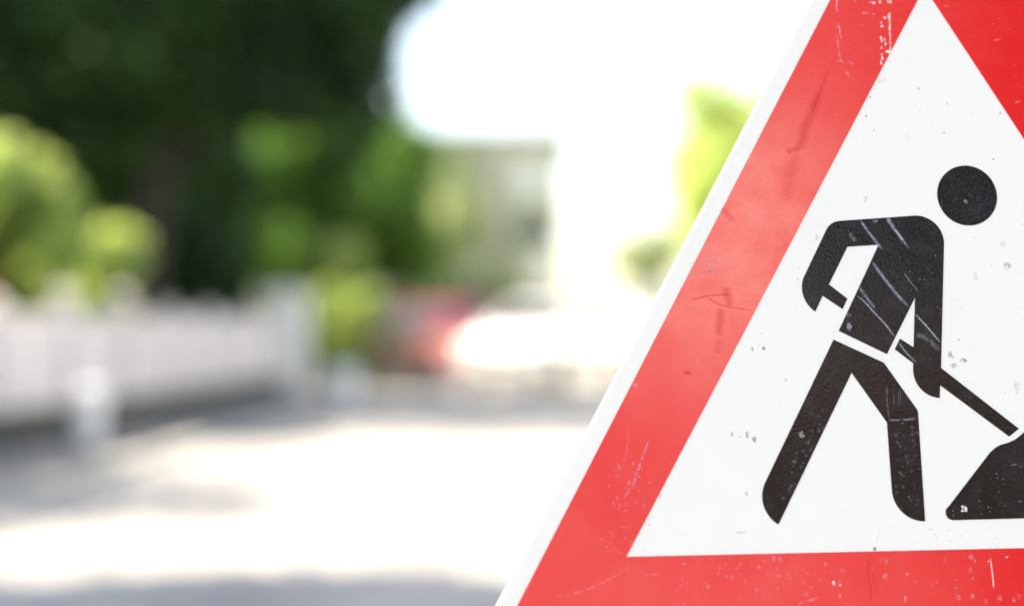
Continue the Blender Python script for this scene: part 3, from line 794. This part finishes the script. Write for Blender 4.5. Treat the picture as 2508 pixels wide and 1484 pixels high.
# mid greens right of the gate pillar
GP = 'garden trees beyond the gate pillar'
p = at(850, 800, 26); p.z = 0
tree(p, 2.0, 0.11, (0.05, 0), at(835, 640, 26), (0.5, 0.5, 0.38), 3600, 0.08, LF['bright'], 'small light green tree beyond the white gate pillar, its round crown low', 31, 12, 0.26)
p = at(640, 800, 34); p.z = 0
tree(p, 3.2, 0.16, (0.5, 0), at(800, 500, 34), (3.3, 1.5, 2.4), 30000, 0.13, LF['mid'], 'wide mid-green tree behind the small light green one', 32, 34, 0.8)
p = at(840, 800, 23.2); p.z = 0
shrub(p, (0.42, 0.4, 0.98), 3800, 0.07, LF['bright'], 'upright bright green shrub just right of the white gate pillar', 33, 9, 0.33)
p = at(900, 800, 22.4); p.z = 0
tree(p, 0.9, 0.05, (0.02, 0), at(890, 752, 22.4), (0.36, 0.36, 0.36), 2800, 0.07, LF['bright'], 'small rounded lime green standard bush in front of the brown gate', 34, 10, 0.24, name='standard_bush', cat='bush')
p = at(1090, 800, 31.5); p.z = 0
shrub(p, (0.55, 0.5, 0.95), 6500, 0.08, LF['blue'], 'dark blue-green conifer shrub behind the red car', 35, 12, 0.36)
p = at(1010, 800, 40); p.z = 0
tree(p, 2.8, 0.15, (0.1, 0), at(1075, 560, 40), (1.3, 1.1, 1.9), 4200, 0.15, LF['pale'], 'pale leafy tree standing in front of the beige house', 36, 22, 0.75)
p = at(960, 800, 34); p.z = 0
tree(p, 2.4, 0.12, (0.05, 0), at(965, 590, 34), (1.0, 0.9, 1.3), 8000, 0.12, LF['mid'], 'slim green tree between the small tree and the beige house', 37, 16, 0.6)
# right side, above the wall
p = at(1840, 800, 22); p.z = 0
tree(p, 2.4, 0.14, (0.1, 0), at(1850, 415, 22), (1.6, 1.3, 1.95), 9000, 0.09, LF['bush'], 'sunlit yellow-green tree beside the white wall, half hidden by the road works sign', 41, 24, 0.55)
p = at(1610, 800, 66); p.z = 0
tree(p, 2.6, 0.16, (0.1, 0), at(1600, 625, 66), (2.2, 1.4, 1.4), 1800, 0.2, LF['pale'], 'pale washed-out tree behind the far white wall, left of the yellow-green tree', 42, 14, 0.7)
# street tree out of the frame, its shade lies across the near road
tree((-6.6, 5.0, 0), 2.6, 0.16, (0.2, 0), (-6.3, 5.4, 4.7), (2.6, 1.45, 1.3), 13000, 0.10, LF['dark'], 'round street tree left of the view, shading the near road', 51, 32, 0.75)
tree((-8.2, 8.9, 0), 2.6, 0.09, (0.2, 0), (-8.0, 9.6, 4.6), (1.7, 2.3, 1.1), 2600, 0.09, LF['mid'], 'thin young street tree left of the view with an open crown, added to dapple the near road', 53, 16, 0.6)  # unseen tree, added for broken shade on the left of the road
shrub((-5.35, 11.8, 0), (0.65, 0.9, 0.98), 9000, 0.07, LF['dark'], 'dark shrub behind the picket fence just left of the view, added to shade the near bollard', 54, 16, 0.4)  # unseen shrub, added to keep the sun off the near bollard
tree((6.6, -9.5, 0), 3.4, 0.2, (0.2, 0), (6.4, -9.5, 7.4), (3.0, 2.2, 2.6), 40000, 0.14, LF['dark'], 'tall street tree on the right side behind the viewer, added as a dark reflection in the sign', 52, 30, 1.0)  # unseen tree, added to darken what the right of the sign reflects
# ================================================================= FENCE, PILLAR, BOLLARDS
fence = empty('garden_fence', (fence_x(15), 15, 0), 0, 'white picket fence on a dark stone plinth along the left pavement', 'fence')
fo = Vector(fence.location)
def fp(Y, dx=0, z=0): return Vector((fence_x(Y) + dx, Y, z)) - fo
def fbox(mb, Y0, Y1, d0, d1, z0, z1):
    a, b = fp(Y0), fp(Y1)
    vs = [(a.x+d0,a.y,z0),(a.x+d1,a.y,z0),(b.x+d1,b.y,z0),(b.x+d0,b.y,z0),(a.x+d0,a.y,z1),(a.x+d1,a.y,z1),(b.x+d1,b.y,z1),(b.x+d0,b.y,z1)]
    mb.add(vs, [(3,2,1,0),(4,5,6,7),(0,1,5,4),(1,2,6,5),(2,3,7,6),(3,0,4,7)])
mb = MB(); fbox(mb, 7.5, 20.1, -0.14, 0.14, 0, 0.32); mb.build('plinth', M['stone'], fence)
posts = [8.7, 10.1, 11.5, 12.9, 14.3, 15.7, 17.1, 18.5, 19.9]
for i, Y in enumerate(posts):
    mb = MB(); hh_ = 1.34 if Y in (12.9, 14.3) else 1.22
    fbox(mb, Y - 0.07, Y + 0.07, -0.07, 0.07, 0.322, hh_)
    a = fp(Y); mb.add([(a.x-.09, a.y-.09, hh_+.001), (a.x+.09, a.y-.09, hh_+.001), (a.x+.09, a.y+.09, hh_+.001), (a.x-.09, a.y+.09, hh_+.001), (a.x, a.y, hh_+.07)], [(3,2,1,0),(0,1,4),(1,2,4),(2,3,4),(3,0,4)])
    mb.build('post', M['white_wood'], fence)
for i in range(len(posts) - 1):
    mb = MB(); y0, y1 = posts[i] + 0.075, posts[i+1] - 0.075
    fbox(mb, y0, y1, -0.05, -0.012, 0.42, 0.5); fbox(mb, y0, y1, -0.05, -0.012, 0.95, 1.03)
    n = 11
    for k in range(n):
        a = y0 + (y1 - y0) * (k + 0.02) / n; b = y0 + (y1 - y0) * (k + 0.97) / n
        t = (k + .5) / n * 2 - 1; top = 1.09 + 0.03 * (1 - t * t)
        fbox(mb, a, b, -0.011, 0.012, 0.34, top)
        pa, pb = fp(a), fp(b); mx = (pa + pb) / 2
        mb.add([(pa.x-.011, pa.y, top), (pa.x+.012, pa.y, top), (pb.x+.012, pb.y, top), (pb.x-.011, pb.y, top), (mx.x-.011, mx.y, top+.025), (mx.x+.012, mx.y, top+.025)], [(0,1,5,4),(3,4,5,2),(1,2,5),(0,4,3)])
    mb.build('picket_panel', M['white_wood'], fence)
# gate pillar
def pillar(Y, w, hgt, label):
    t = empty('gate_pillar', (fence_x(Y) + 0.1, Y, 0), 0, label, 'pillar')
    mb = MB(); mb.box(-w/2, -w/2, 0, w/2, w/2, hgt - 0.1, 0.01); mb.build('shaft', M['concrete_white'], t)
    mb = MB(); mb.box(-w/2-.03, -w/2-.03, hgt - 0.099, w/2+.03, w/2+.03, hgt - 0.04, 0.008)
    mb.add([(-w/2,-w/2,hgt-.04),(w/2,-w/2,hgt-.04),(w/2,w/2,hgt-.04),(-w/2,w/2,hgt-.04),(0,0,hgt+.03)], [(0,1,4),(1,2,4),(2,3,4),(3,0,4)])
    mb.build('cap', M['render_white'], t)
pillar(20.5, 0.48, 1.58, 'white rendered gate pillar with flat cap at the end of the picket fence')
# brown wooden gate right of the pillar
gx0, gx1, gy = at(760, 0, 23.8).x, at(1010, 0, 23.8).x, 23.8
g = empty('wooden_gate', ((gx0+gx1)/2, gy, 0), 0, 'low brown wooden gate behind the lime green bush', 'gate')
hw_ = (gx1 - gx0) / 2
mb = MB()
n = 12
for k in range(n):
    a = -hw_ + 2 * hw_ * k / n; mb.box(a + .008, -0.012, 0.08, a + 2*hw_/n - .008, 0.012, 1.02 + 0.03 * (k % 2))
mb.build('boards', M['brown_wood'], g)
mb = MB(); mb.box(-hw_, 0.0125, 0.25, hw_, 0.05, 0.33); mb.box(-hw_, 0.0125, 0.8, hw_, 0.05, 0.88); mb.build('rails', M['brown_wood'], g)
for s in (-1, 1):
    mb = MB(); mb.box(s*(hw_+.06)-.05, -.05, 0, s*(hw_+.06)+.05, .05, 1.15, .008); mb.build('post', M['brown_wood'], g)
# bollards
def bollard(px, Y, r0, r1, hgt, label):
    p = at(px, 800, Y); p.z = 0.04 if p.x < kerb_x(Y) else 0
    t = empty('bollard', p, 0, label, 'bollard', 'white bollards along the pavement')
    mb = MB(); prof = [(r0, 0), (r0, 0.03)] + [(r0 + (r1 - r0) * k / 8, 0.03 + (hgt - r1 - 0.03) * k / 8) for k in range(1, 9)]
    prof += [(r1 * math.cos(R(a)), hgt - r1 + r1 * 0.55 * math.sin(R(a))) for a in (15, 30, 45, 60, 75, 87)]
    mb.lathe(prof, n=24); mb.build('shaft', M['concrete_white'], t, True)
    mb = MB(); mb.lathe([(r0+.03, -0.02), (r0+.03, 0.012), (r0+.005, 0.03)], n=24); mb.build('collar', M['stone'], t, True)
bollard(222, 11.4, 0.085, 0.13, 0.60, 'near white bollard with rounded head in front of the picket fence')
bollard(842, 18.2, 0.16, 0.2, 0.62, 'far white bollard with rounded head right of the gate pillar')
# red marker post at the far left
p = at(-22, 800, 13.4); p.z = 0.01
t = empty('marker_post', p, 0, 'red marker post at the far left edge, standing behind the picket fence', 'post')
mb = MB(); mb.lathe([(0.035, -0.02), (0.035, 1.5), (0.025, 1.53), (0.004, 1.54)], n=16); mb.build('pole', M['red_metal'], t, True)
mb = MB(); mb.lathe([(0.037, 0.85), (0.037, 1.0)], n=16); mb.build('reflective_band', M['white_plastic'], t, True)

# ================================================================= HOUSES AND WALL
def window(x, z, w, hgt, parent, blind=0.0, depth=0.05, yf=0.0):
    mb = MB()
    for a in ((-w/2-.06, 0, -w/2, hgt), (w/2, 0, w/2+.06, hgt), (-w/2-.06, hgt, w/2+.06, hgt+.06), (-w/2-.06, -.06, w/2+.06, 0), (-.02, 0, .02, hgt)):
        mb.box(x+a[0], yf-.05, z+a[1], x+a[2], yf-.001, z+a[3])
    f = mb.build('window', M['white_plastic'], parent)
    mb = MB(); mb.box(x-w/2, yf-.02, z, x+w/2, yf-.003, z+hgt); mb.build('pane', M['glass'], f)
    if blind:
        mb = MB(); mb.box(x-w/2+.03, yf-.036, z+(hgt*(1-blind) if blind > 0 else 0), x+w/2-.03, yf-.022, z+(hgt if blind > 0 else -blind*hgt)); mb.build('blind', M['blind'], f)
    mb = MB(); mb.box(x-w/2-.1, yf-.14, z-.1, x+w/2+.1, yf-.002, z-.062); mb.build('sill', M['petal_white'], f)
def house(loc, w, d, hgt, wall, roof, label, wins, over=0.45, ridge=1.2, rz=0, door=None):
    t = empty('house', loc, rz, label, 'house')
    mb = MB(); mb.box(-w/2, 0, -0.05, w/2, d, hgt); mb.build('wall', wall, t)
    mb = MB(); o = over
    v = [(-w/2-o,-o,hgt+.003),(w/2+o,-o,hgt+.003),(w/2+o,d+o,hgt+.003),(-w/2-o,d+o,hgt+.003)]
    v += [(x, y, z + 0.2) for x, y, z in v] + [(-w/2+2.2, d/2, hgt+.2+ridge), (w/2-2.2, d/2, hgt+.2+ridge)]
    mb.add(v, [(3,2,1,0),(0,1,5,4),(1,2,6,5),(2,3,7,6),(3,0,4,7),(4,5,9,8),(5,6,9),(6,7,8,9),(7,4,8)])
    rf = mb.build('roof', roof, t)
    mb = MB(); mb.box(-w/2+2.4, d/2+.3, hgt+.3, -w/2+2.9, d/2+.8, hgt+.2+ridge+.7, .01); mb.build('chimney', M['brick'], rf)
    for a in wins: window(*a[:4], t, a[4] if len(a) > 4 else 0)
    if door:
        mb = MB(); mb.box(door-.5, -.05, 0, door+.5, -.002, 2.1, .008); dd = mb.build('door', M['brown_wood'], t)
        mb = MB(); mb.tube([(door+.38, -.1, 1.0), (door+.38, -.1, 1.14)], .012, 8); mb.build('handle', M['alloy'], dd)
    return t
# beige house: its right corner sits at photo x=1350
hx1 = at(1378, 0, 46).x; hw = 11.0
house((hx1 - hw/2, 46, 0), hw, 9, 7.15, M['render_beige'], M['pale_tiles'], 'beige two-storey house with overhanging pale roof behind the trees',
      [(hw/2 - .95, 2.45, 1.45, 2.1, -.55), (hw/2 - .95, 5.15, .8, 1.05, 1.0), (hw/2 - 3.2, 1.75, 1.1, 1.5, .5), (hw/2 - 3.2, 4.6, 1.1, 1.4, .4), (hw/2 - 7.6, 4.6, 1.1, 1.4, .6)], 0.32, 0.25, door=hw/2 - 5.4)
rs = np.random.RandomState(91)
cl = empty('climbing_plant', (hx1 - 2.6, 45.9, 0), 0, 'pale green climbing plant spread over the front of the beige house', 'climber')
N = 2000
cx = rs.normal(size=(60, 2)) * np.array([1.3, 1.9]) + np.array([-0.6, 3.6])
ii = rs.randint(0, 60, N); pp = cx[ii] + rs.normal(size=(N, 2)) * 0.32
ok = (pp[:, 1] > 0.05) & (pp[:, 1] < 6.8) & (pp[:, 0] < 2.0) & (pp[:, 0] > -5); pp = pp[ok]; N = len(pp)
pos = np.stack([pp[:, 0], -0.02 - 0.22 * rs.random(N), pp[:, 1]], 1)
nr = np.array([0, -1, 0.35]) + rs.normal(size=(N, 3)) * 0.45; nr /= np.linalg.norm(nr, axis=1)[:, None]
tt = np.cross(nr, rs.normal(size=(N, 3))); tt /= np.linalg.norm(tt, axis=1)[:, None]; bb = np.cross(nr, tt); sz = (0.07 + 0.07 * rs.random(N))[:, None]
vv = np.stack([pos - tt*sz, pos - bb*sz*.7 + nr*sz*.1, pos + tt*sz, pos + bb*sz*.7 + nr*sz*.1], 1).reshape(-1, 3)
me = bpy.data.meshes.new('leaves'); me.from_pydata([tuple(q) for q in vv], [], [(4*k, 4*k+1, 4*k+2, 4*k+3) for k in range(N)])
link('leaves', me, LF['pale'], cl)
mb = MB()
for c_ in cx[:14]: mb.tube([(-0.6, -0.05, -0.03), (-0.6 + (c_[0]+.6)*.4, -0.05, max(.3, c_[1]*.5)), (c_[0], -0.06, min(6.6, max(.6, c_[1])))], [.035, .025, .01], 6)
mb.build('stems', M['bark'], cl)
# long white wall on the right
wl = empty('garden_wall', (5.1, 30, 0), 0, 'long white rendered wall on the right side of the road', 'wall')
mb = MB(); mb.box(-0.12, -22, -0.05, 0.12, 50, 1.85); mb.build('wall_face', M['render_white'], wl)
mb = MB(); mb.box(-0.17, -22.05, 1.852, 0.17, 50.05, 1.92, .01); mb.build('coping', M['render_white'], wl)
# white end wall across the street's far end
we = empty('end_wall', (3.6, 62, 0), 0, 'white wall closing the far end of the street right of the beige house', 'wall')
mb = MB(); mb.box(-1.6, -0.12, -0.05, 9, 0.12, 2.6); mb.build('wall_face', M['render_white'], we)
mb = MB(); mb.box(-1.65, -0.17, 2.602, 9.05, 0.17, 2.68, .01); mb.build('coping', M['render_white'], we)
# unseen brick house behind the camera, added for its reflection in the sign
house((9, -16, 0), 16, 9, 5.0, M['brick'], M['tiles'], 'red brick house across the street behind the viewer, added to be reflected in the sign', [(-5, 1, 1.2, 1.4), (-1.5, 1, 1.2, 1.4), (2, 1, 1.2, 1.4), (5.5, 1, 1.2, 1.4, .5)], 0.4, 2.6, PI, door=3.8)

# ================================================================= CARS
def car(loc, rz, paint, label, front_lamps=True):
    t = empty('parked_car', loc, rz, label, 'car')
    W = 0.87
    P = [(-2.0,.32),(-2.04,.5),(-2.0,.68),(-1.9,.80),(-1.05,.95),(-.98,.97),(-.35,1.40),(-.1,1.455),(.6,1.46),(1.25,1.38),(1.62,1.16),(1.92,.98),(1.98,.8),(2.02,.55),(1.98,.32),(1.2,.2),(-1.2,.2)]
    def hwid(y, z):
        w = W if z < .9 else W - (z - .9) * .36
        return w * (1 - .10 * max(0, abs(y) - 1.5) ** 1.2)
    c = Vector((0, .75))
    rings = []
    for sx, ins, dx in ((-1, .07, 0), (-1, .02, .03), (-1, 0, .09), (1, 0, .09), (1, .02, .03), (1, .07, 0)):
        ring = []
        for y, z in P:
            q = Vector((y, z)); d = (c - q).normalized() * ins
            ring.append((sx * (hwid(y, z) - dx), y + d.x, z + d.y))
        rings.append(ring)
    mb = MB(); n = len(P); vs = [v for r in rings for v in r]; fs = []
    for i in range(len(rings) - 1):
        for k in range(n):
            k2 = (k + 1) % n; fs.append((i*n+k, i*n+k2, (i+1)*n+k2, (i+1)*n+k))
    for base, rev in ((0, True), (5*n, False)):
        tri = tessellate_polygon([[Vector((p[0], p[1], 0)) for p in P]])
        fs += [tuple(base + i for i in (q[::-1] if rev else q)) for q in tri]
    mb.add(vs, fs); b = mb.build('body', paint, t)
    b.data.polygons.foreach_set('use_smooth', [len(p.vertices) == 4 for p in b.data.polygons])
    def glass(name, y0, z0, y1, z1, off, f=.86):
        mb = MB(); d = Vector((y1-y0, z1-z0)).normalized(); nn = Vector((-d.y, d.x)) * off
        a, c_ = hwid(y0, z0) * f, hwid(y1, z1) * f
        mb.add([(-a,y0+nn.x,z0+nn.y),(a,y0+nn.x,z0+nn.y),(c_,y1+nn.x,z1+nn.y),(-c_,y1+nn.x,z1+nn.y)], [(0,1,2,3)])
        mb.build(name, M['glass'], t)
    glass('windscreen', -.94, 1.0, -.38, 1.385, .012)
    glass('rear_window', 1.29, 1.35, 1.6, 1.17, .012)
    for s in (-1, 1):
        for pts in ([(-.72,.99),(.12,.99),(.12,1.36),(-.25,1.36)], [(.2,.99),(1.2,1.02),(1.02,1.32),(.2,1.37)]):
            mb = MB(); mb.add([(s*(hwid(y, z) + .004 - .0), y, z) for y, z in pts], [(0,1,2,3) if s > 0 else (3,2,1,0)]); mb.build('side_window', M['glass'], t)
        mb = MB(); mb.box(s*.55-.2, -2.03, .6, s*.55+.2, -1.9, .74, .03); mb.build('headlight', M['lamp'], t)
        mb = MB(); mb.box(s*.62-.12, 1.9, .78, s*.62+.12, 2.02, .95, .03); mb.build('tail_light', M['red_lens'], t)
        mb = MB(); mb.box(s*.98-.1, -.72, .96, s*.98+.1, -.6, 1.1, .03); mb.build('wing_mirror', paint, t)
        for y in (-1.28, 1.28):
            w = empty('wheel', (s*.79, y, .31)); w.parent = t
            mb = MB(); mb.lathe([(.2,-.1),(.29,-.1),(.31,-.07),(.31,.07),(.29,.1),(.2,.1)], n=28); o = mb.build('tyre', M['rubber'], w, True); o.rotation_euler = (0, R(90), 0)
            mb = MB(); mb.lathe([(.195,-.085),(.195,.085),(.17,.09),(.06,.06),(.04,.075)], n=20); o = mb.build('rim', M['alloy'], w, True); o.rotation_euler = (0, R(90) * s, 0)
    mb = MB(); mb.box(-.42, -2.055, .44, .42, -1.98, .56, .015); mb.build('grille', M['trim'], t)
    mb = MB(); mb.box(-.26, -2.07, .34, .26, -2.056, .43); mb.build('number_plate', M['white_plastic'], t)
    return t
p = at(1345, 800, 22.5); p.z = 0
wc = car((p.x, p.y + 1.6, 0), R(-25), M['car_white'], 'white parked car standing askew in bright sun at the end of the street')
wc.scale = (0.9, 0.9, 1.0)
p = at(1085, 800, 26.5); p.z = 0
car((p.x - .2, p.y + 1, 0), R(-32), M['car_red'], 'red parked car left of and beyond the white car')
# small shrub at the wall foot near the sign edge
p = at(1592, 800, 24.5); p.z = 0.0
shrub(p, (0.2, 0.2, 0.36), 900, 0.06, LF['pale'], 'low pale green shrub on the right beside the edge of the road works sign', 61, 6, 0.16)
